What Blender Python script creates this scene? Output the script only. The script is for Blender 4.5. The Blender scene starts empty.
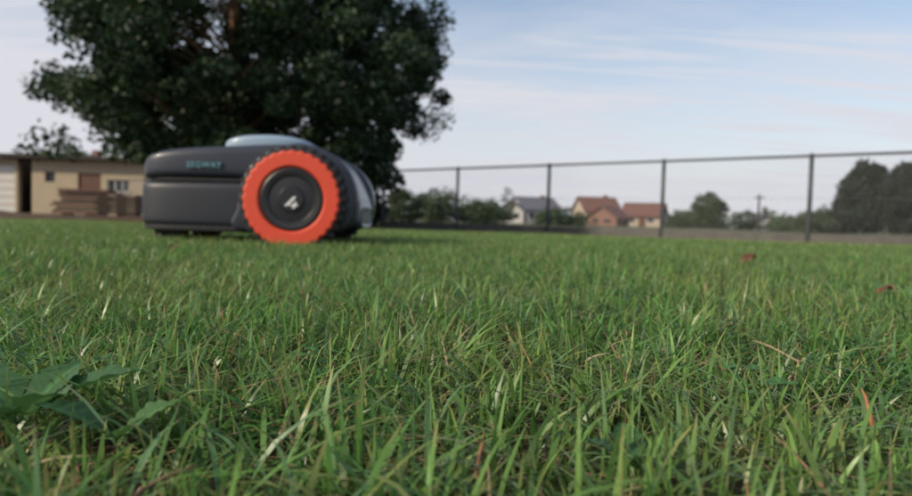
import bpy, math, random
import numpy as np
from mathutils import Vector, Matrix
random.seed(4); RNG=np.random.default_rng(7)
scene=bpy.context.scene
scene.view_settings.view_transform='Standard'; scene.view_settings.look='None'; scene.view_settings.exposure=0

F=659.0; CAMH=0.095
def PX(x,d): return (x-456)*d/F
# ------------------------------------------------------------ helpers
def link(o,parent=None):
    scene.collection.objects.link(o)
    if parent: o.parent=parent
    return o
def empty(name,loc=(0,0,0)):
    e=bpy.data.objects.new(name,None); e.location=loc; e.empty_display_size=.1; return link(e)
def mesh_obj(name,verts,faces,mat=None,parent=None,smooth=False,loc=(0,0,0)):
    m=bpy.data.meshes.new(name); m.from_pydata([tuple(v) for v in verts],[],[tuple(f) for f in faces]); m.update()
    if mat: m.materials.append(mat)
    if smooth:
        for p in m.polygons: p.use_smooth=True
    o=bpy.data.objects.new(name,m); o.location=loc
    return link(o,parent)
def quads_mesh(name,V,Q,col=None,mat=None,smooth=False):
    m=bpy.data.meshes.new(name); n=len(V); k=len(Q)
    m.vertices.add(n); m.vertices.foreach_set('co',np.asarray(V,dtype=np.float32).ravel())
    m.loops.add(k*4); m.loops.foreach_set('vertex_index',np.asarray(Q,dtype=np.int32).ravel())
    m.polygons.add(k); m.polygons.foreach_set('loop_start',np.arange(0,k*4,4,dtype=np.int32))
    try: m.polygons.foreach_set('loop_total',np.full(k,4,dtype=np.int32))
    except Exception: pass
    if smooth: m.polygons.foreach_set('use_smooth',np.ones(k,dtype=bool))
    m.update(calc_edges=True)
    if col is not None:
        a=m.color_attributes.new('col','FLOAT_COLOR','POINT'); a.data.foreach_set('color',np.asarray(col,dtype=np.float32).ravel())
    if mat: m.materials.append(mat)
    return m
def nn(nt,t,**kw):
    n=nt.nodes.new(t)
    for k,v in kw.items(): setattr(n,k,v)
    return n
def pmat(name,color,rough=.6,metal=0,noise=.12,nscale=8,bump=0,coat=0):
    m=bpy.data.materials.new(name); m.use_nodes=True; nt=m.node_tree; b=nt.nodes['Principled BSDF']
    tc=nn(nt,'ShaderNodeTexCoord'); no=nn(nt,'ShaderNodeTexNoise'); no.inputs['Scale'].default_value=nscale; no.inputs['Detail'].default_value=6
    nt.links.new(tc.outputs['Object'],no.inputs['Vector'])
    mx=nn(nt,'ShaderNodeMix',data_type='RGBA')
    mx.inputs[6].default_value=tuple(c*(1-noise) for c in color)+(1,); mx.inputs[7].default_value=tuple(min(1,c*(1+noise)) for c in color)+(1,)
    nt.links.new(no.outputs['Fac'],mx.inputs[0]); nt.links.new(mx.outputs[2],b.inputs['Base Color'])
    b.inputs['Roughness'].default_value=rough; b.inputs['Metallic'].default_value=metal
    b.inputs['Coat Weight'].default_value=coat
    if bump:
        bp=nn(nt,'ShaderNodeBump'); bp.inputs['Strength'].default_value=bump; bp.inputs['Distance'].default_value=.01
        nt.links.new(no.outputs['Fac'],bp.inputs['Height']); nt.links.new(bp.outputs['Normal'],b.inputs['Normal'])
    return m
def leafmat(name,trans=.35,rough=.5,spec=.35,patch=0.0,pscale=1.5,patchcol=(.2,.15,.06)):
    m=bpy.data.materials.new(name); m.use_nodes=True; nt=m.node_tree; b=nt.nodes['Principled BSDF']; out=nt.nodes['Material Output']
    at=nn(nt,'ShaderNodeAttribute',attribute_name='col'); src=at.outputs['Color']
    if patch>0:
        g=nn(nt,'ShaderNodeNewGeometry'); no=nn(nt,'ShaderNodeTexNoise'); no.inputs['Scale'].default_value=pscale; no.inputs['Detail'].default_value=4
        nt.links.new(g.outputs['Position'],no.inputs['Vector'])
        mr=nn(nt,'ShaderNodeMapRange'); mr.inputs[1].default_value=.44; mr.inputs[2].default_value=.66; mr.inputs[3].default_value=0; mr.inputs[4].default_value=patch
        nt.links.new(no.outputs['Fac'],mr.inputs[0])
        m2=nn(nt,'ShaderNodeMix',data_type='RGBA'); nt.links.new(mr.outputs[0],m2.inputs[0]); nt.links.new(src,m2.inputs[6]); m2.inputs[7].default_value=patchcol+(1,)
        src=m2.outputs[2]
    nt.links.new(src,b.inputs['Base Color']); b.inputs['Roughness'].default_value=rough; b.inputs['Specular IOR Level'].default_value=spec
    tr=nn(nt,'ShaderNodeBsdfTranslucent'); nt.links.new(src,tr.inputs['Color'])
    ms=nn(nt,'ShaderNodeMixShader'); ms.inputs[0].default_value=trans
    nt.links.new(b.outputs[0],ms.inputs[1]); nt.links.new(tr.outputs[0],ms.inputs[2]); nt.links.new(ms.outputs[0],out.inputs['Surface'])
    return m
def box(name,a,b,mat,parent=None,bev=0):
    x0,y0,z0=a; x1,y1,z1=b
    v=[(x0,y0,z0),(x1,y0,z0),(x1,y1,z0),(x0,y1,z0),(x0,y0,z1),(x1,y0,z1),(x1,y1,z1),(x0,y1,z1)]
    f=[(0,3,2,1),(4,5,6,7),(0,1,5,4),(1,2,6,5),(2,3,7,6),(3,0,4,7)]
    o=mesh_obj(name,v,f,mat,parent)
    if bev:
        md=o.modifiers.new('b','BEVEL'); md.width=bev; md.segments=2
    return o
def smooth01(t): t=np.clip(t,0,1); return t*t*(3-2*t)
NX,NY=.631,.776
def gz(x,y):
    return -0.10*smooth01((np.asarray(y,dtype=float)-2.6)/6.0)
def tube_arrays(pts,rad,sides=7):
    pts=[Vector(p) for p in pts]; V=[];Fc=[]
    for i,p in enumerate(pts):
        d=(pts[min(i+1,len(pts)-1)]-pts[max(i-1,0)]).normalized()
        a=d.cross(Vector((0,0,1)) if abs(d.z)<.9 else Vector((1,0,0))).normalized(); b=d.cross(a)
        for s in range(sides):
            t=2*math.pi*s/sides; V.append(p+(a*math.cos(t)+b*math.sin(t))*rad[i])
    for i in range(len(pts)-1):
        for s in range(sides):
            Fc.append((i*sides+s,i*sides+(s+1)%sides,(i+1)*sides+(s+1)%sides,(i+1)*sides+s))
    return V,Fc

# ------------------------------------------------------------ camera
cam=bpy.data.cameras.new('camera'); co=bpy.data.objects.new('camera',cam); link(co)
cam.lens=26; cam.sensor_width=36; cam.clip_start=.01; cam.clip_end=5000
pitch=math.atan(28/F); roll=math.radians(1.6)
co.matrix_world=Matrix.Translation((0,0,CAMH))@Matrix.Rotation(math.pi/2-pitch,4,'X')@Matrix.Rotation(roll,4,'Z')
cam.dof.use_dof=True; cam.dof.focus_distance=.34; cam.dof.aperture_fstop=10
scene.camera=co

# ------------------------------------------------------------ light + sky
sd=Vector((-.80,-.42,.50)).normalized()
sun=bpy.data.lights.new('sun','SUN'); sun.energy=4.1; sun.angle=math.radians(3); sun.color=(1,.87,.69)
so=bpy.data.objects.new('sun',sun); link(so); so.rotation_euler=sd.to_track_quat('Z','Y').to_euler()
w=bpy.data.worlds.new('World'); scene.world=w; w.use_nodes=True; nt=w.node_tree; bg=nt.nodes['Background']
sky=nn(nt,'ShaderNodeTexSky',sky_type='NISHITA'); sky.sun_disc=False
sky.sun_elevation=math.asin(sd.z); sky.sun_rotation=math.atan2(sd.x,sd.y); sky.air_density=1.1; sky.dust_density=.8; sky.ozone_density=1.3
bg.inputs['Strength'].default_value=.15
tc=nn(nt,'ShaderNodeTexCoord'); sep=nn(nt,'ShaderNodeSeparateXYZ'); nt.links.new(tc.outputs['Generated'],sep.inputs[0])
def math_(op,a,b=None,cl=False):
    n=nn(nt,'ShaderNodeMath',operation=op,use_clamp=cl)
    for i,v in enumerate([a,b]):
        if v is None: continue
        if isinstance(v,(int,float)): n.inputs[i].default_value=v
        else: nt.links.new(v,n.inputs[i])
    return n.outputs[0]
zz=math_('ADD',math_('MAXIMUM',sep.outputs['Z'],0),.10)
cx=math_('DIVIDE',sep.outputs['X'],zz); cy=math_('DIVIDE',sep.outputs['Y'],zz)
cmb=nn(nt,'ShaderNodeCombineXYZ'); nt.links.new(cx,cmb.inputs[0]); nt.links.new(cy,cmb.inputs[1])
def cloudlayer(rot,scl,sc,lo,hi,amp,det=7,dist=.5,off=(0,0,0)):
    mp=nn(nt,'ShaderNodeMapping'); mp.inputs['Location'].default_value=off; mp.inputs['Rotation'].default_value=(0,0,rot); mp.inputs['Scale'].default_value=scl; nt.links.new(cmb.outputs[0],mp.inputs[0])
    n1=nn(nt,'ShaderNodeTexNoise'); n1.inputs['Scale'].default_value=sc; n1.inputs['Detail'].default_value=det; n1.inputs['Roughness'].default_value=.55; n1.inputs['Distortion'].default_value=dist
    nt.links.new(mp.outputs[0],n1.inputs[0])
    mr=nn(nt,'ShaderNodeMapRange',interpolation_type='SMOOTHSTEP'); mr.inputs[1].default_value=lo; mr.inputs[2].default_value=hi; mr.inputs[3].default_value=0; mr.inputs[4].default_value=amp
    nt.links.new(n1.outputs['Fac'],mr.inputs[0]); return mr.outputs[0]
c1=cloudlayer(.5,(.5,1.1,1),1.0,.42,.80,.55)
c2=cloudlayer(1.1,(.4,3.0,1),1.3,.48,.70,.5,off=(3,1,0),dist=1.2)
hz=nn(nt,'ShaderNodeMapRange',interpolation_type='SMOOTHSTEP'); hz.inputs[1].default_value=0; hz.inputs[2].default_value=.36; hz.inputs[3].default_value=.86; hz.inputs[4].default_value=.14
nt.links.new(sep.outputs['Z'],hz.inputs[0])
left=math_('MULTIPLY',math_('ADD',math_('MULTIPLY',sep.outputs['X'],-1),0.0,True),.7)
f=math_('ADD',math_('ADD',math_('ADD',c1,c2),hz.outputs[0]),left,True)
mx=nn(nt,'ShaderNodeMix',data_type='RGBA'); nt.links.new(f,mx.inputs[0]); nt.links.new(sky.outputs[0],mx.inputs[6]); mx.inputs[7].default_value=(4.75,4.8,5.2,1)
nt.links.new(mx.outputs[2],bg.inputs['Color'])

# ------------------------------------------------------------ ground
ys=np.concatenate([np.linspace(-6,2,9),np.linspace(2.4,10,28),[12,15,20,30,50,90,160,300,600,1200,3000]])
xs=np.concatenate([[-3000,-900,-300,-100,-40],np.linspace(-20,20,21),[40,100,300,900,3000]])
V=[(x,y,float(gz(x,y))) for y in ys for x in xs]; nx=len(xs)
Fc=[(j*nx+i,j*nx+i+1,(j+1)*nx+i+1,(j+1)*nx+i) for j in range(len(ys)-1) for i in range(nx-1)]
gm=bpy.data.materials.new('ground_mat'); gm.use_nodes=True; nt=gm.node_tree; b=nt.nodes['Principled BSDF']; b.inputs['Roughness'].default_value=.95
g=nn(nt,'ShaderNodeNewGeometry'); 
no=nn(nt,'ShaderNodeTexNoise'); no.inputs['Scale'].default_value=30; no.inputs['Detail'].default_value=8; nt.links.new(g.outputs['Position'],no.inputs[0])
no2=nn(nt,'ShaderNodeTexNoise'); no2.inputs['Scale'].default_value=1.2; no2.inputs['Detail'].default_value=5; nt.links.new(g.outputs['Position'],no2.inputs[0])
def mixc(fac,c1,c2):
    m=nn(nt,'ShaderNodeMix',data_type='RGBA')
    for i,v in ((0,fac),(6,c1),(7,c2)):
        if isinstance(v,tuple): m.inputs[i].default_value=v+(1,)
        else: nt.links.new(v,m.inputs[i])
    return m.outputs[2]
thatch=mixc(no.outputs['Fac'],(.03,.03,.012),(.12,.085,.04))
soil=mixc(no2.outputs['Fac'],(.030,.019,.012),(.095,.055,.036))
field=mixc(no2.outputs['Fac'],(.06,.08,.03),(.10,.10,.045))
dp=nn(nt,'ShaderNodeVectorMath',operation='DOT_PRODUCT'); nt.links.new(g.outputs['Position'],dp.inputs[0]); dp.inputs[1].default_value=(NX,NY,0)
r1=nn(nt,'ShaderNodeMapRange'); r1.inputs[1].default_value=9.15; r1.inputs[2].default_value=9.3; nt.links.new(dp.outputs['Value'],r1.inputs[0])
sp=nn(nt,'ShaderNodeSeparateXYZ'); nt.links.new(g.outputs['Position'],sp.inputs[0])
r2=nn(nt,'ShaderNodeMapRange'); r2.inputs[1].default_value=10.9; r2.inputs[2].default_value=11.1; nt.links.new(sp.outputs['Y'],r2.inputs[0])
mxm=nn(nt,'ShaderNodeMath',operation='MAXIMUM'); nt.links.new(r1.outputs[0],mxm.inputs[0]); nt.links.new(r2.outputs[0],mxm.inputs[1])
r3=nn(nt,'ShaderNodeMapRange'); r3.inputs[1].default_value=28; r3.inputs[2].default_value=36; nt.links.new(sp.outputs['Y'],r3.inputs[0])
c=mixc(mxm.outputs[0],thatch,soil); c=mixc(r3.outputs[0],c,field); nt.links.new(c,b.inputs['Base Color'])
bp=nn(nt,'ShaderNodeBump'); bp.inputs['Strength'].default_value=.8; bp.inputs['Distance'].default_value=.02; nt.links.new(no.outputs['Fac'],bp.inputs['Height']); nt.links.new(bp.outputs[0],b.inputs['Normal'])
mesh_obj('ground',V,Fc,gm,smooth=True)
# low ridge of dug earth along the far lawn edge (left of the tree)
rr=random.Random(8); V=[];Fc=[]; n=70
for i in range(n+1):
    x=-16+i*.2; y=11.6+.15*math.sin(i*.4); h=.10+.05*rr.random()+.04*math.sin(i*.23)
    h*=min(1,(n-i)/8,)+0
    for (dy,z) in ((-.45,-.02),(-.2,h*.7),(0,h),(.3,h*.6),(.6,-.02)): V.append((x,y+dy+rr.uniform(-.04,.04),-.1+z+(rr.uniform(-.015,.015) if z>0 else 0)))
for i in range(n):
    for j in range(4): Fc.append((i*5+j,(i+1)*5+j,(i+1)*5+j+1,i*5+j+1))
mesh_obj('earth_bank',V,Fc,pmat('dug_earth',(.075,.045,.030),.95,0,.5,6,.8),None,True)

# ------------------------------------------------------------ grass
GM=leafmat('grass_blade_mat',trans=.38,rough=.36,spec=.42,patch=.28,pscale=4.0,patchcol=(.30,.28,.10))
def blades(n,size,hm,hs,wm,seed,dry=.09,rows=5,lean=1.0):
    r=np.random.default_rng(seed)
    nc=max(8,int(n/16)); cc=r.uniform(0,size,(nc,2)); ci=r.integers(0,nc,n)
    P=cc[ci]+r.normal(0,.007,(n,2)); uni=r.random(n)<.42; P[uni]=r.uniform(0,size,(uni.sum(),2))
    P=np.mod(P,size)-size/2
    ch=np.clip(r.normal(1,.26,nc),.5,1.6)[ci]
    h=np.clip(r.normal(hm,hs,n)*ch,hm*.3,hm*1.75)
    cl_a=r.uniform(0,2*np.pi,nc)[ci]; ang=cl_a+r.normal(0,1.2,n)
    L=h*np.abs(r.normal(.8,.55,n))*lean
    isdry=r.random(n)<dry
    h[isdry]*=.8; L[isdry]*=1.5
    wd=wm*r.uniform(.45,1.5,n); wd[isdry]*=.6
    wa=ang+np.pi/2+r.normal(0,.5,n)
    t=np.linspace(0,1,rows)
    prof=np.array([.75,1,.92,.62,.06]) if rows==5 else np.array([.9,.95,.65,.08])
    droop=r.uniform(.05,.65,n)
    V=np.zeros((n,rows,2,3)); 
    tw=r.normal(0,.8,n)
    for i,tt in enumerate(t):
        off=L*tt**1.7
        cxx=P[:,0]+np.cos(ang)*off; cyy=P[:,1]+np.sin(ang)*off
        cz=h*(tt-droop*tt**3*np.clip(L/h,0,1.5))
        a=wa+tw*tt
        for s,sg in ((0,-1),(1,1)):
            V[:,i,s,0]=cxx+sg*np.cos(a)*wd*prof[i]*.5
            V[:,i,s,1]=cyy+sg*np.sin(a)*wd*prof[i]*.5
            V[:,i,s,2]=cz
    base=np.arange(n)[:,None]*(rows*2)
    q=[]
    for i in range(rows-1): q.append(base+np.array([i*2,i*2+1,i*2+3,i*2+2])[None])
    Q=np.stack(q,1).reshape(-1,4)
    g1=np.array([.055,.165,.036]); g2=np.array([.19,.38,.085]); m=r.random(n)[:,None]
    C=g1*(1-m)+g2*m; C*=r.uniform(.6,1.25,n)[:,None]
    bl=r.random(n)<.18; C[bl]=C[bl]*.6+np.array([.14,.24,.15])*.6
    yl=r.random(n)<.12; C[yl]=C[yl]*.5+np.array([.38,.38,.12])*.5
    dcol=np.array([.48,.34,.19])*r.uniform(.35,1.3,n)[:,None]; dcol[:,0]*=r.uniform(.9,1.3,n)
    C[isdry]=dcol[isdry]
    tipd=(r.random(n)<.42)[:,None]*.75
    col=np.ones((n,rows,2,4)); root=np.array([.12,.115,.045])  # yellow-brown blade base, darkened to paint in the shade between blades
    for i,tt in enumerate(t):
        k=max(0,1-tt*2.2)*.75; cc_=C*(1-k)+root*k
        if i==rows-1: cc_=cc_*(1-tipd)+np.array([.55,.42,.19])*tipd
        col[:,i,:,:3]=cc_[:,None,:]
    return V.reshape(-1,3),Q,col.reshape(-1,4)
lawn=empty('lawn_grass')
near=[]
for k in range(6):
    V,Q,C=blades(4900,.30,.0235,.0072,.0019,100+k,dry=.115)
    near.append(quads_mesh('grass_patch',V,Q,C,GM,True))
far=[]
for k in range(5):
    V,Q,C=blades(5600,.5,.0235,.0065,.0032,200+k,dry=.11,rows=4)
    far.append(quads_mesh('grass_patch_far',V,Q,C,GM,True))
r=random.Random(5)
def place(m,x,y,j):
    o=bpy.data.objects.new('turf_patch',m)
    sl=(float(gz(x,y+.2))-float(gz(x,y-.2)))/.4
    o.matrix_world=Matrix.Translation((x,y,float(gz(x,y))))@Matrix.Rotation(math.atan(sl),4,'X')@Matrix.Rotation(r.randrange(4)*math.pi/2,4,'Z')@Matrix.Diagonal((1,1,r.uniform(.85,1.18),1))
    link(o,lawn)
y=-.45
while y<3.3:
    hw=.78*max(y,0)+.75; n=int(hw/.3)+1
    for i in range(-n,n+1): place(r.choice(near),i*.3,y+.15,0)
    y+=.3
while y<11:
    hw=.78*y+1.6; n=int(hw/.5)+1
    for i in range(-n,n+1):
        x=i*.5; yc=y+.25
        if NX*x+NY*yc<9.0 and yc<10.9: place(r.choice(far),x,yc,1)
    y+=.5

# ------------------------------------------------------------ weeds, dry leaves
WM=leafmat('weed_leaf_mat',trans=.3,rough=.42,spec=.4)
def leafblade(L,W,lobes,curl,col,rows=18,cols=8,stem=.15):
    V=[];C=[]
    for i in range(rows+1):
        t=i/rows
        wdt=W*(math.sin(math.pi*min(1,max(0,(t-stem)/(1-stem)))**.8)**.75 if t>stem else .0)+.0012*(1-t)
        if lobes and t>stem: wdt*=1+.16*math.sin(t*lobes*2*math.pi)
        for j in range(cols+1):
            s=j/cols*2-1
            x=L*t; y=s*wdt*.5; z=curl*L*math.sin(t*2.2)+abs(s)*wdt*.16+.0006*math.sin(t*37+abs(s)*5)*abs(s)
            V.append((x,y,z)); k=1.6 if j==cols//2 else 1-.15*((i+abs(j-cols//2))%2)
            C.append((col[0]*k,col[1]*k,col[2]*k,1))
    Q=[(i*(cols+1)+j,i*(cols+1)+j+1,(i+1)*(cols+1)+j+1,(i+1)*(cols+1)+j) for i in range(rows) for j in range(cols)]
    return np.array(V),np.array(Q),np.array(C)
def weed(loc,specs):
    allV=[];allQ=[];allC=[];n=0
    for (yaw,pt,L,W,lob,curl,col) in specs:
        V,Q,C=leafblade(L,W,lob,curl,col)
        R=Matrix.Rotation(yaw,3,'Z')@Matrix.Rotation(-pt,3,'Y')
        V=V@np.array(R).T; allV.append(V); allQ.append(Q+n); allC.append(C); n+=len(V)
    m=quads_mesh('broadleaf_weed',np.vstack(allV),np.vstack(allQ),np.vstack(allC),WM,True)
    o=bpy.data.objects.new('broadleaf_weed',m); o.location=loc; link(o)
dg=(.055,.145,.045); lg=(.085,.19,.055)
weed((-.163,.245,.014),[(.35,.30,.046,.022,3,.12,dg),(2.6,.3,.045,.020,3,.1,dg),(-.5,.35,.034,.018,2,.15,lg),(1.2,.5,.034,.018,2,.1,dg),(-1.6,.3,.034,.016,3,.1,dg)])
weed((-.118,.230,.014),[(.6,.40,.024,.013,2,.1,lg),(3.4,.4,.03,.014,2,.1,dg),(-1.2,.3,.026,.012,2,.1,lg)])
weed((-.052,.165,.010),[(.6,.45,.018,.008,2,.1,lg),(3.0,.4,.018,.008,2,.1,dg)])
weed((.064,.225,.011),[(.2,.40,.020,.012,0,.1,lg),(1.7,.6,.018,.011,0,.1,dg),(3.2,.4,.020,.011,0,.1,lg),(-1.3,.4,.018,.010,0,.1,lg)])
weed((.075,.166,.013),[(.2,.3,.015,.009,0,.1,lg),(2.7,.3,.015,.008,0,.1,dg)])
def clover(loc,seed,n=7,spread=.016):
    rr=random.Random(seed); allV=[];allQ=[];allC=[];k=0
    for i in range(n):
        ox,oy,oz=rr.uniform(-spread,spread),rr.uniform(-spread,spread),rr.uniform(.010,.019)
        y0_=rr.uniform(0,6.28); g_=rr.uniform(.8,1.2)
        for q in range(3):
            V,Q,C=leafblade(rr.uniform(.004,.007),rr.uniform(.004,.006),0,.05,(.07*g_,.18*g_,.05*g_),6,4,.02)
            R=Matrix.Rotation(y0_+q*2.09,3,'Z')@Matrix.Rotation(-rr.uniform(0,.35),3,'Y')
            V=V@np.array(R).T+np.array([ox,oy,oz]); allV.append(V); allQ.append(Q+k); allC.append(C); k+=len(V)
        v,f=tube_arrays([(ox*.3,oy*.3,0),(ox*.7,oy*.7,oz*.6),(ox,oy,oz)],[.0005]*3,4)
        allV.append(np.array([tuple(a) for a in v])); allQ.append(np.array(f)+k); allC.append(np.tile([.10,.18,.07,1],(len(v),1))); k+=len(v)
    m=quads_mesh('clover_plant',np.vstack(allV),np.vstack(allQ),np.vstack(allC),WM,True)
    o=bpy.data.objects.new('clover_plant',m); o.location=loc; link(o)
for i,(px,d) in enumerate([(60,.33),(330,.36),(760,.33)]): clover((PX(px,d),d,.002),i)
def dry_leaf(loc,yaw,L,W,col,pt=.2):
    V,Q,C=leafblade(L,W,0,.25,col,stem=.05)
    V[:,2]+=.12*L*np.sin(V[:,1]/W*5+V[:,0]/L*6)
    m=quads_mesh('dry_leaf',V,Q,C,WM,True); o=bpy.data.objects.new('dry_leaf',m); o.location=loc; o.rotation_euler=(.2,-pt,yaw); link(o)
dry_leaf((PX(741,1.4),1.4,.020),.2,.040,.030,(.15,.05,.035))
dry_leaf((PX(878,.80),.80,.020),-.4,.022,.014,(.18,.07,.045))
dry_leaf((PX(170,1.3),1.3,.021),-.4,.022,.018,(.18,.08,.045))
def straw(loc,yaw,L,rad,col,pt):
    pts=[(L*t,L*.05*math.sin(t*5),L*.06*math.sin(t*3)) for t in np.linspace(0,1,6)]
    v,f=tube_arrays(pts,[rad,rad,rad*.9,rad*.8,rad*.6,rad*.2],5)
    C=[tuple(col)+(1,)]*len(v); m=quads_mesh('dry_stalk',np.array([tuple(a) for a in v]),np.array(f),np.array(C),WM,True)
    o=bpy.data.objects.new('dry_stalk',m); o.location=loc; o.rotation_euler=(0,-pt,yaw); link(o)
for (px,d,z,yaw,L,rad,col,pt) in [(486,.205,.010,1.5,.018,.0009,(.38,.19,.10),1.1),(886,.27,.012,1.9,.018,.0012,(.44,.20,.09),1.1),(805,.40,.014,2.4,.03,.0008,(.45,.34,.2),.3),(735,.36,.016,2.9,.026,.0007,(.38,.24,.15),.15),(590,.36,.019,.3,.014,.0009,(.55,.48,.3),.3),(130,.18,.014,.8,.02,.0008,(.30,.19,.12),.3),(20,.2,.014,.2,.02,.0008,(.45,.38,.2),.2)]:
    straw((PX(px,d),d,z),yaw,L,rad,col,pt)

# ------------------------------------------------------------ robotic mower
M_hood=pmat('graphite_plastic',(.024,.028,.042),.40,0,.06,20,coat=.12)
M_low=pmat('dark_plastic',(.019,.022,.030),.47,0,.08,30)
M_rear=pmat('blue_grey_shell',(.045,.07,.115),.35,0,.05,20,coat=.2)
M_lid=pmat('pale_lid_plastic',(.26,.35,.44),.35,0,.05,12,coat=.2)
M_or=pmat('orange_rim_plastic',(.66,.066,.026),.55,0,.06,30)
M_rub=pmat('black_rubber',(.012,.012,.013),.75,0,.2,60,.2)
M_hub=pmat('hub_plastic',(.014,.014,.017),.4,0,.1,20)
M_wh=pmat('white_marking',(.75,.75,.75),.5,0,.03,20)
M_teal=pmat('teal_lettering',(.16,.34,.38),.5,0,.03,20)
mower=empty('robotic_lawn_mower',(PX(294,1.8),1.8,-.003))
BO=-.034
def loft(name,st,ex,vc,mat,n=48):
    V=[];Fc=[]
    for (u,hw,zb,zt) in st:
        for k in range(n):
            t=2*math.pi*k/n; c,s=math.cos(t),math.sin(t)
            V.append((u+BO,vc+hw*math.copysign(abs(c)**(2/ex),c),(zb+zt)/2+(zt-zb)/2*math.copysign(abs(s)**(2/ex),s)))
    for i in range(len(st)-1):
        for k in range(n): Fc.append((i*n+k,i*n+(k+1)%n,(i+1)*n+(k+1)%n,(i+1)*n+k))
    Fc.append(tuple(range(n))); Fc.append(tuple(reversed(range((len(st)-1)*n,len(st)*n))))
    o=mesh_obj(name,V,Fc,mat,mower,True)
    md=o.modifiers.new('s','SUBSURF'); md.levels=2; md.render_levels=2
    return o
loft('front_bumper_chassis',[(-.414,.11,.074,.182),(-.412,.135,.065,.184),(-.402,.163,.059,.186),(-.37,.184,.056,.187),(-.3,.196,.055,.188),(-.15,.198,.054,.190),(0,.19,.054,.19),(.12,.175,.058,.19),(.155,.15,.065,.17),(.165,.1,.08,.15)],9,.2,M_low)
loft('lower_trim_lip',[(-.405,.14,.050,.065),(-.375,.182,.047,.065),(-.3,.199,.046,.065),(-.15,.201,.046,.065),(.02,.19,.046,.065)],8,.2,M_rub)
loft('hood_shell',[(-.410,.11,.190,.213),(-.406,.135,.190,.228),(-.394,.165,.190,.250),(-.366,.184,.190,.267),(-.3,.194,.190,.279),(-.2,.195,.190,.286),(-.12,.192,.190,.292),(0,.188,.17,.302),(.05,.186,.15,.296),(.09,.182,.14,.275)],6,.2,M_hood)
loft('rear_shell',[(-.0,.150,.10,.300),(.06,.180,.09,.299),(.11,.185,.08,.281),(.15,.180,.070,.249),(.178,.166,.065,.206),(.198,.145,.065,.160),(.205,.115,.07,.125)],4,.2,M_rear)
loft('top_lid',[(-.205,.06,.28,.298),(-.195,.10,.275,.313),(-.16,.12,.275,.326),(-.08,.125,.275,.332),(-.01,.12,.275,.329),(.04,.10,.275,.316),(.055,.06,.28,.300)],4,.2,M_lid)
loft('seam_band',[(-.40,.10,.183,.196),(-.38,.165,.183,.196),(-.3,.188,.183,.196),(0,.186,.183,.196)],6,.2,M_rub)
def fender(name,v0,v1):
    pts=[]
    for a in range(-25,172,6):
        t=math.radians(a); pts.append((.008+.163*math.cos(t),.141+.153*math.sin(t)))
    pts+=[(-.156,.14),(-.160,.11),(-.178,.074),(-.165,.054),(-.10,.05),(.0,.05),(.12,.055)]
    n=len(pts); V=[(u,v0,z) for u,z in pts]+[(u,v1,z) for u,z in pts]
    Fc=[tuple(range(n)),tuple(reversed(range(n,2*n)))]+[(i,i+n,(i+1)%n+n,(i+1)%n) for i in range(n)]
    o=mesh_obj(name,V,Fc,M_hood,mower,True); md=o.modifiers.new('b','BEVEL'); md.width=.010; md.segments=4; md.limit_method='ANGLE'; md.angle_limit=math.radians(50)
    return o
fender('near_wheel_fender',-.006,.06); fender('far_wheel_fender',.34,.406)
def lathe(name,prof,n,mat,parent,lug=None,scal=None,k_=1.05):
    V=[];Fc=[]
    for i,(rr,v) in enumerate(prof):
        for k in range(n):
            t=2*math.pi*k/n; q=rr*k_
            if lug and lug[0]<=i<=lug[1]: q+=lug[2]*(1 if (k%6)<3 else 0)
            if scal and i in scal[0]: q+=scal[1]*math.cos(t*scal[2])
            V.append((q*math.cos(t),v,q*math.sin(t)))
    for i in range(len(prof)-1):
        for k in range(n): Fc.append((i*n+k,i*n+(k+1)%n,(i+1)*n+(k+1)%n,(i+1)*n+k))
    return mesh_obj(name,V,Fc,mat,parent,False)
def wheel(prefix,v,sgn):
    e=bpy.data.objects.new(prefix,None); link(e,mower); e.location=(0,v,.141)
    s=-sgn
    N=192
    lathe(prefix+'_tyre',[(.122,-.001*s),(.1305,.003*s),(.133,.03*s),(.1305,.056*s),(.122,.062*s),(.001,.062*s)],N,M_rub,e,lug=(1,3,.007))
    lathe(prefix+'_orange_ring',[(.081,.003*s),(.083,-.003*s),(.087,-.006*s),(.118,-.006*s),(.1225,-.003*s),(.123,.002*s)],N,M_or,e,scal=((3,4,5),.0020,32))
    lathe(prefix+'_hub',[(.001,-.004*s),(.030,-.004*s),(.034,0),(.058,.002*s),(.062,-.002*s),(.075,-.004*s),(.080,-.001*s),(.083,.006*s)],N,M_hub,e)
    return e
we=wheel('near_drive_wheel',-.040,-1); wheel('far_drive_wheel',.44,1)
def poly_plate(name,pts,v,th,mat,parent):
    n=len(pts); V=[(a,v,b) for a,b in pts]+[(a,v+th,b) for a,b in pts]
    Fc=[tuple(range(n)),tuple(reversed(range(n,2*n)))]+[(i,i+n,(i+1)%n+n,(i+1)%n) for i in range(n)]
    return mesh_obj(name,V,Fc,mat,parent)
s=.95; zo=-.012
poly_plate('hub_emblem_a',[(-.018*s,-.006+zo),(-.009*s,-.006+zo),(.012*s,.014+zo),(.014*s,.020+zo),(.006*s,.018+zo)],-.0065,.002,M_wh,we)
poly_plate('hub_emblem_b',[(.004*s,-.012+zo),(.011*s,-.012+zo),(.017*s,.006+zo),(.010*s,.004+zo)],-.0068,.002,M_wh,we)
poly_plate('hub_emblem_c',[(-.004*s,-.006+zo),(.020*s,-.006+zo),(.020*s,-.002+zo),(-.002*s,-.002+zo)],-.0071,.002,M_wh,we)
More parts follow.
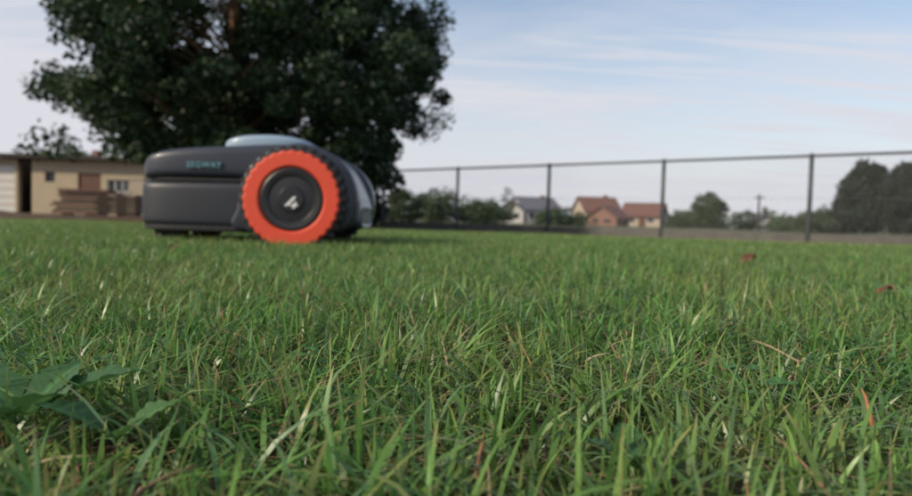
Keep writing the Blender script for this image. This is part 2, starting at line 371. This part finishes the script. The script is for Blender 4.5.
def caster(name,v):
    e=bpy.data.objects.new(name,None); link(e,mower); e.location=(-.365,v,.044)
    lathe(name+'_tyre',[(.001,-.022),(.03,-.022),(.042,-.018),(.044,0),(.042,.018),(.03,.022),(.001,.022)],48,M_rub,e,k_=1)
    box(name+'_fork',(-.012,-.030,0),(.02,-.024,.03),M_low,e); box(name+'_fork2',(-.012,.024,0),(.02,.030,.03),M_low,e)
caster('front_caster_a',.07); caster('front_caster_b',.33)
bpy.ops.object.text_add(); t=bpy.context.object; t.name='side_lettering'; t.data.body='SEGWAY'; t.data.size=.022; t.data.extrude=.003; t.data.space_character=1.12
t.data.align_x='CENTER'; t.data.materials.append(M_teal); t.parent=mower; t.location=(-.250,.0025,.222); t.rotation_euler=(math.pi/2-.02,0,0)
box('front_sensor_bar',(-.411+BO,.14,.200),(-.398+BO,.26,.224),M_hub,mower,.004)

# ------------------------------------------------------------ fence
fence=empty('chain_link_fence',(0,0,0))
M_post=pmat('fence_post_steel',(.055,.06,.068),.55,.2,.15,6)
M_conc=pmat('concrete_plinth',(.11,.105,.095),.9,0,.4,5,.4)
M_wire=pmat('galvanised_wire',(.22,.23,.24),.5,.4,.1,6)
D=Vector((-NY,NX,0)); P0=Vector((4.8,9.0,0))
def fp(s,z): p=P0+D*s; return Vector((p.x,p.y,-.10+z))
SP=2.062; H=1.2
V=[];Fc=[]
def addt(p,rad,sides=6):
    v,f=tube_arrays(p,rad,sides); o=len(V); V.extend(v); Fc.extend([tuple(i+o for i in q) for q in f])
for k in range(-4,11): 
    addt([fp(k*SP,-.1),fp(k*SP,.6),fp(k*SP,H+.03),fp(k*SP,H+.035)],[.029,.029,.029,.001],10)
mesh_obj('posts',V,Fc,M_post,fence,True)
V=[];Fc=[]
addt([fp(-4*SP,H),fp(10*SP,H)],[.019,.019],8); mesh_obj('top_rail',V,Fc,M_post,fence,True)
V=[];Fc=[]
for z in (.10,.62): addt([fp(-4*SP,z),fp(10*SP,z)],[.0018,.0018],4)
L0,L1=-4*SP,10*SP; s=L0-H
z0=.07
while s<L1:
    for sg in (1,-1):
        a,b_=s,s+(H-z0)
        lo=max(a,L0); hi=min(b_,L1)
        if hi>lo:
            za,zb=(z0+(lo-a),z0+(hi-a)) if sg==1 else (H-(lo-a),H-(hi-a))
            addt([fp(lo,za),fp(hi,zb)],[.0014,.0014],3)
    s+=.07
mesh_obj('wire_mesh',V,Fc,M_wire,fence)
V=[];Fc=[]
N3=Vector((NX,NY,0))
for k in range(-4,10):
    a=k*SP+.03; b_=(k+1)*SP-.03; o=len(V)
    for z in (-.1,.135):
        for s_,n_ in ((a,-.025),(b_,-.025),(b_,.025),(a,.025)): V.append(fp(s_,z)+N3*n_)
    Fc+= [tuple(o+i for i in q) for q in ((0,3,2,1),(4,5,6,7),(0,1,5,4),(1,2,6,5),(2,3,7,6),(3,0,4,7))]
mesh_obj('concrete_base',V,Fc,M_conc,fence)

# ------------------------------------------------------------ trees
M_bark=pmat('tree_bark',(.26,.16,.09),.9,0,.4,14,.8)
LM=leafmat('tree_leaf_mat',trans=.28,rough=.5)
def leaves(cent,rad,n_per,size,seed,cols,flat=.7):
    r=np.random.default_rng(seed); nC=len(cent); n=nC*n_per
    ci=np.repeat(np.arange(nC),n_per)
    off=r.normal(0,1,(n,3)); off/= (np.linalg.norm(off,axis=1)[:,None]+1e-6); off*= (r.random(n)**.45)[:,None]
    off[:,2]*=flat
    P=cent[ci]+off*rad[ci][:,None]
    P[:,2]-= .35*rad[ci]*(off[:,0]**2+off[:,1]**2)
    nrm=r.normal(0,.65,(n,3)); nrm[:,2]+=.7; nrm[:,:2]+=off[:,:2]*.6; nrm/=np.linalg.norm(nrm,axis=1)[:,None]
    a=np.cross(nrm,r.normal(0,1,(n,3))); a/=np.linalg.norm(a,axis=1)[:,None]; b_=np.cross(nrm,a)
    sz=size*r.uniform(.6,1.3,n)[:,None]
    V=np.stack([P-a*sz*.55,P-b_*sz*.36+nrm*sz*.06,P+a*sz*.55,P+b_*sz*.36+nrm*sz*.06],1).reshape(-1,3)
    Q=np.arange(n*4).reshape(-1,4)
    c1,c2=np.array(cols[0]),np.array(cols[1]); cm=r.random(nC)[ci]*.6+r.random(n)*.4
    C=np.ones((n,4,4)); C[:,:,:3]=(c1*(1-cm[:,None])+c2*cm[:,None])[:,None,:]*r.uniform(.75,1.25,n)[:,None,None]
    return V,Q,C.reshape(-1,4)
def tree(name,base,prof,nclump,crad,nper,lsize,seed,cols,trad,topz,gap=None,nbr=60,surf=.45,flat=.7):
    e=empty(name,base); r=random.Random(seed)
    zs=[p[0] for p in prof]; rs=[p[1] for p in prof]
    ph=[r.uniform(0,6.28) for _ in range(4)]
    cent=[];rad=[]
    zr=np.linspace(zs[0],zs[-1],200); wts=np.interp(zr,zs,rs)**1.6; cdf=np.cumsum(wts)/wts.sum()
    while len(cent)<nclump:
        z=float(np.interp(r.random(),cdf,zr)); a=r.uniform(0,2*math.pi); R=float(np.interp(z,zs,rs))
        R*=1+.09*math.sin(3*a+ph[0]+z)+.08*math.sin(5*a+ph[1]-2.1*z)+.06*math.sin(2.9*z+ph[2])
        q=r.random()**surf*R; cr=crad*r.uniform(.5,1.25); q=max(0,min(q,R-cr*.5))
        c=(math.cos(a)*q,math.sin(a)*q,z)
        if gap and gap(c,cr): continue
        cent.append(c); rad.append(cr)
    cent=np.array(cent); rad=np.array(rad)
    V,Q,C=leaves(cent,rad,nper,lsize,seed,cols,flat)
    o=bpy.data.objects.new('foliage',quads_mesh('foliage',V,Q,C,LM,False)); link(o,e)
    VV=[];FF=[]
    def at(p,rd,sd=8):
        v,f=tube_arrays(p,rd,sd); k=len(VV); VV.extend(v); FF.extend([tuple(i+k for i in q) for q in f])
    n=9; tp=[(math.sin(i*1.3)*trad*.3,math.cos(i*.9)*trad*.25,topz*i/(n-1)) for i in range(n)]
    at([(0,0,-.15)]+tp,[trad*1.5,trad*1.25]+[trad*(1-.88*i/(n-1)) for i in range(1,n)],12)
    idx=list(range(len(cent))); r.shuffle(idx)
    for i in idx[:nbr]:
        c=Vector(cent[i]); h=math.hypot(c.x,c.y); z0=max(prof[0][0]*.8,min(c.z-h*.45,topz*.9)); 
        p0=Vector((0,0,z0)); mid=(p0+c)/2+Vector((r.uniform(-.1,.1),r.uniform(-.1,.1),h*.10)); 
        r0=trad*.28*(1-z0/topz*.75)
        at([p0,(p0+mid)/2+Vector((0,0,h*.04)),mid,c],[r0,r0*.7,r0*.45,r0*.12],5)
    mesh_obj('trunk_and_limbs',VV,FF,M_bark,e,True)
    return e
dark=((.013,.031,.014),(.046,.082,.033)); darkg=((.016,.027,.018),(.034,.050,.029))
TX,TY=PX(233,12.4),12.4
def gapf(c,cr):
    if c[1]>.1: return False
    s=(TY+c[1])/TY; xo=TX*s-TX-(.10*s)
    return abs(c[0]-xo)<.08+cr*.8 and 3.45*s<c[2]<5.2*s
prof=[(.6,2.3),(.9,2.9),(1.4,3.4),(2.0,3.9),(2.6,4.05),(3.2,3.9),(4.2,3.5),(5.2,3.1),(6.2,2.4),(7.2,1.7),(8,.6)]
tree('broadleaf_tree',(TX,TY,-.1),prof,1000,.40,175,.10,11,dark,.16,7.4,gap=lambda c,cr: gapf(c,cr) or (c[2]<1.2 and c[0]<-.4) or (c[2]<1.9 and c[0]<-2.0) or (TX+c[0])/(TY+c[1])<-.632+.10*max(0,math.sin(c[2]*4.1+1))+cr*.02,nbr=150)
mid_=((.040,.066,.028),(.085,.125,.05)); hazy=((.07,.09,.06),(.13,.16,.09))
def bush(name,x,d,hpx,wpx,cols,seed,n=60,npc=90,ls=.075):
    s=d/F; h=hpx*s; w_=wpx*s/2
    return tree(name,(PX(x,d),d,-.1),[(.08*h,w_*.7),(.35*h,w_),(.7*h,w_*.85),(h*.97,w_*.3)],n,w_*.34,npc,max(.07,w_*ls),seed,cols,w_*.05+.01,h*.75,nbr=14)
bush('shrub',372,14.5,36,30,dark,21,60,110)
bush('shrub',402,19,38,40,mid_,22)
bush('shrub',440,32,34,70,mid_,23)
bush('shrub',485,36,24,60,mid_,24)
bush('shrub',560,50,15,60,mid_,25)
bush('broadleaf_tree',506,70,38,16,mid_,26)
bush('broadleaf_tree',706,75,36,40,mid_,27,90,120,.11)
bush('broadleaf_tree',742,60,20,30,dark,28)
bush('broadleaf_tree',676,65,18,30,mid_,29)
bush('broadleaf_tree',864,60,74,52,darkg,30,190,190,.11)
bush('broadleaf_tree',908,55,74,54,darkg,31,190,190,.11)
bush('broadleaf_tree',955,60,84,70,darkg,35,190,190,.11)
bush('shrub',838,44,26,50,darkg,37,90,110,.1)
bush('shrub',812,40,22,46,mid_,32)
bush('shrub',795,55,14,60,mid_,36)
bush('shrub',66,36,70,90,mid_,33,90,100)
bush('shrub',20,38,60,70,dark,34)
r=random.Random(9); cent=[];rad=[]
for i in range(420):
    x=r.uniform(-150,170); y_=r.uniform(115,150); h=(2.6+1.5*math.sin(x*.11)+1.2*math.sin(x*.31+1))
    cent.append((x,y_,r.uniform(0,1)*max(1,h)-.1)); rad.append(r.uniform(1.0,1.9))
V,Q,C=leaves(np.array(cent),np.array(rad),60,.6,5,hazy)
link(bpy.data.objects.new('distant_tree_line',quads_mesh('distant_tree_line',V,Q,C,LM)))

# ------------------------------------------------------------ buildings
M_cream=pmat('cream_render',(.42,.34,.23),.9,0,.18,1.5,.1); M_creamL=pmat('pale_render',(.42,.35,.28),.9,0,.12,1)
M_rt=pmat('red_roof_tiles',(.15,.07,.055),.85,0,.3,2,.3); M_rg=pmat('slate_roof',(.14,.14,.165),.8,0,.2,2,.3)
M_felt=pmat('roof_felt',(.045,.036,.032),.9,0,.2,3); M_glass=pmat('window_glass',(.03,.035,.045),.15,0,.1,3)
M_frame=pmat('white_frame',(.6,.58,.54),.6,0,.05,3); M_brn=pmat('brown_wood',(.12,.055,.035),.75,0,.3,6,.2); M_dk=pmat('weathered_wood',(.042,.028,.021),.9,0,.5,4,.3)
M_wht=pmat('white_render',(.52,.50,.48),.9,0,.08,1); M_brick=pmat('brick_wall',(.22,.12,.09),.9,0,.3,6,.2)
d=26.0; sc=d/F
B=empty('garage_outbuilding',(PX(-30,d),d,-.1)); 
def bx(x): return (x+30)*sc
W=bx(143); Hh=2.12
def fw(nm,x0,x1,z0,z1,mat=M_cream,y0=0,y1=.22): return box(nm,(bx(x0),y0,z0),(bx(x1),y1,z1),mat,B)
fw('wall_pier_1',-30,-14,0,Hh); fw('wall_lintel_1',-14,14,1.85,Hh); fw('garage_door',-14,14,0,1.85,M_frame,.06,.12)
for i in range(1,6): fw('garage_door_rib',-14,14,i*.31,i*.31+.03,M_cream,.045,.0595)
fw('wall_pier_2',14,17,0,Hh); fw('wall_pier_3',31,44,0,Hh); fw('carport_lintel',17,31,1.9,Hh,M_dk)
box('carport_back',(bx(17),2.5,0),(bx(31),2.6,1.9),M_dk,B)
fw('window_small_sill',44,54,0,1.25); fw('window_small_glass',44,54,1.25,1.65,M_glass,.12,.14); fw('window_small_head',44,54,1.65,Hh)
fw('wall_mid',54,77,0,Hh); fw('shutter_lower',77,100,0,.75); fw('brown_shutter_door',77,100,.75,1.62,M_brn,.05,.1); fw('shutter_head',77,100,1.62,Hh)
fw('wall_right_a',100,106,0,Hh); fw('window_sill_wall',106,128,0,.95); fw('window_glass',106,128,.95,1.4,M_glass,.12,.14); fw('window_head',106,128,1.4,Hh); fw('wall_right_b',128,143,0,Hh)
for x in (106,113,120.5,127): fw('window_bar',x,x+1,.95,1.4,M_frame,.06,.118)
fw('window_ledge',105,129,.90,.945,M_frame,-.05,-.002)
box('side_wall_right',(W-.2,.222,0),(W,5,Hh),M_cream,B); box('side_wall_left',(0,.222,0),(.2,5,Hh),M_cream,B); box('back_wall',(.2,4.8,0),(W-.2,5,Hh),M_cream,B)
v=[(-.3,-.45,Hh+.03),(W+.15,-.45,Hh-.0),(W+.15,5.3,Hh+.3),(-.3,5.3,Hh+.33)]
v2=[(a,b_,c_+.15) for a,b_,c_ in v]
mesh_obj('mono_pitch_roof',v+v2,[(0,3,2,1),(4,5,6,7),(0,1,5,4),(1,2,6,5),(2,3,7,6),(3,0,4,7)],M_felt,B)
box('brick_chimney',(bx(60),2.2,Hh+.16),(bx(66),2.6,Hh+.62),M_brick,B)
S=empty('timber_stack',(PX(48,22),22,-.1)); r=random.Random(3)
for i in range(10):
    x0=r.uniform(0,.35); box('plank_%d'%i,(x0,i*.02+0,.05+i*.085),(x0+r.uniform(1.2,1.9),.6+i*.01,.12+i*.085),M_dk if i%3 else M_brn,S)
for q in (.4,1.2): box('bearer',(q,.0,0),(q+.1,.6,.048),M_dk,S)
S2=empty('wooden_crate',(PX(96,21),21,-.1))
for i in range(5): 
    box('slat_%d'%i,(0,0,.08+i*.12),(1.25,.03,.18+i*.12),M_dk,S2); box('slat_b%d'%i,(0,.6,.08+i*.12),(1.25,.63,.18+i*.12),M_dk,S2)
for a in (0.0,.6,1.2): box('batten',(a,.032,.0),(a+.05,.598,.70),M_brn,S2)

def gable_house(name,x,d,wm,dm,eave,ridge,wall,roof,yaw=0,chim=True,nwin=3):
    e=empty(name,(PX(x,d),d,-.1)); e.rotation_euler=(0,0,yaw); w2=wm/2
    v=[(-w2,0,0),(w2,0,0),(w2,dm,0),(-w2,dm,0),(-w2,0,eave),(w2,0,eave),(w2,dm,eave),(-w2,dm,eave),(-w2,dm/2,ridge),(w2,dm/2,ridge)]
    mesh_obj('walls',v,[(0,1,5,4),(2,3,7,6),(1,2,6,9,5),(3,0,4,8,7)],wall,e)
    o=.35; k=(ridge-eave)/(dm/2); th=.18
    for nm,sg in (('roof_front',1),('roof_back',-1)):
        ye=-o if sg==1 else dm+o; ze=eave-k*o+.05
        a=[(-w2-o,ye,ze),(w2+o,ye,ze),(w2+o,dm/2,ridge+.05),(-w2-o,dm/2,ridge+.05)]
        b_=[(p,q,z+th) for p,q,z in a]
        mesh_obj(nm,a+b_,[(0,3,2,1),(4,5,6,7),(0,1,5,4),(1,2,6,5),(2,3,7,6),(3,0,4,7)],roof,e)
    for i in range(nwin):
        cx_=-w2+wm*(i+.5)/nwin
        box('window_%d'%i,(cx_-.5,-.05,eave*.38),(cx_+.5,-.003,eave*.82),M_frame,e); box('pane_%d'%i,(cx_-.42,-.07,eave*.42),(cx_+.42,-.052,eave*.78),M_glass,e)
    for q in (.3,.7):
        box('side_window',(w2+.003,dm*q-.45,eave*.4),(w2+.05,dm*q+.45,eave*.8),M_glass,e)
        box('side_window_l',(-w2-.05,dm*q-.45,eave*.4),(-w2-.003,dm*q+.45,eave*.8),M_glass,e)
    box('door',(-w2+wm*.44,-.09,0),(-w2+wm*.44+.9,-.074,eave*.8),M_brn,e)
    if chim: box('chimney',(wm*.2,dm*.5-.3,ridge-.3),(wm*.2+.6,dm*.5+.3,ridge+.5),M_brick,e)
    return e
gable_house('gabled_house',602,98,5.4,6,2.1,4.1,M_creamL,M_rt,.15)
gable_house('gabled_house',640,92,5.2,5.5,1.5,3.2,M_creamL,M_rt,-.45,False,2)
gable_house('gabled_house',622,86,4.0,4.2,1.0,2.4,M_brick,M_rt,.9,False,1)
gable_house('gabled_house',542,100,6.0,6.5,2.1,3.9,M_wht,M_rg,.35)
gable_house('gabled_house',524,94,2.8,3.6,1.7,3.0,M_wht,M_rg,1.3,False,1)
gable_house('garden_shed',771,62,1.9,2.2,.6,1.5,M_wht,M_rg,1.45,False,1)
p=empty('utility_pole',(PX(757,58),58,-.1)); V,Fc=tube_arrays([(0,0,0),(0,0,1.5),(0,0,3.2)],[.12,.1,.08],8); mesh_obj('shaft',V,Fc,M_dk,p,True); box('crossarm',(-.45,-.09,2.85),(.45,-.082,2.95),M_dk,p)
print('done')
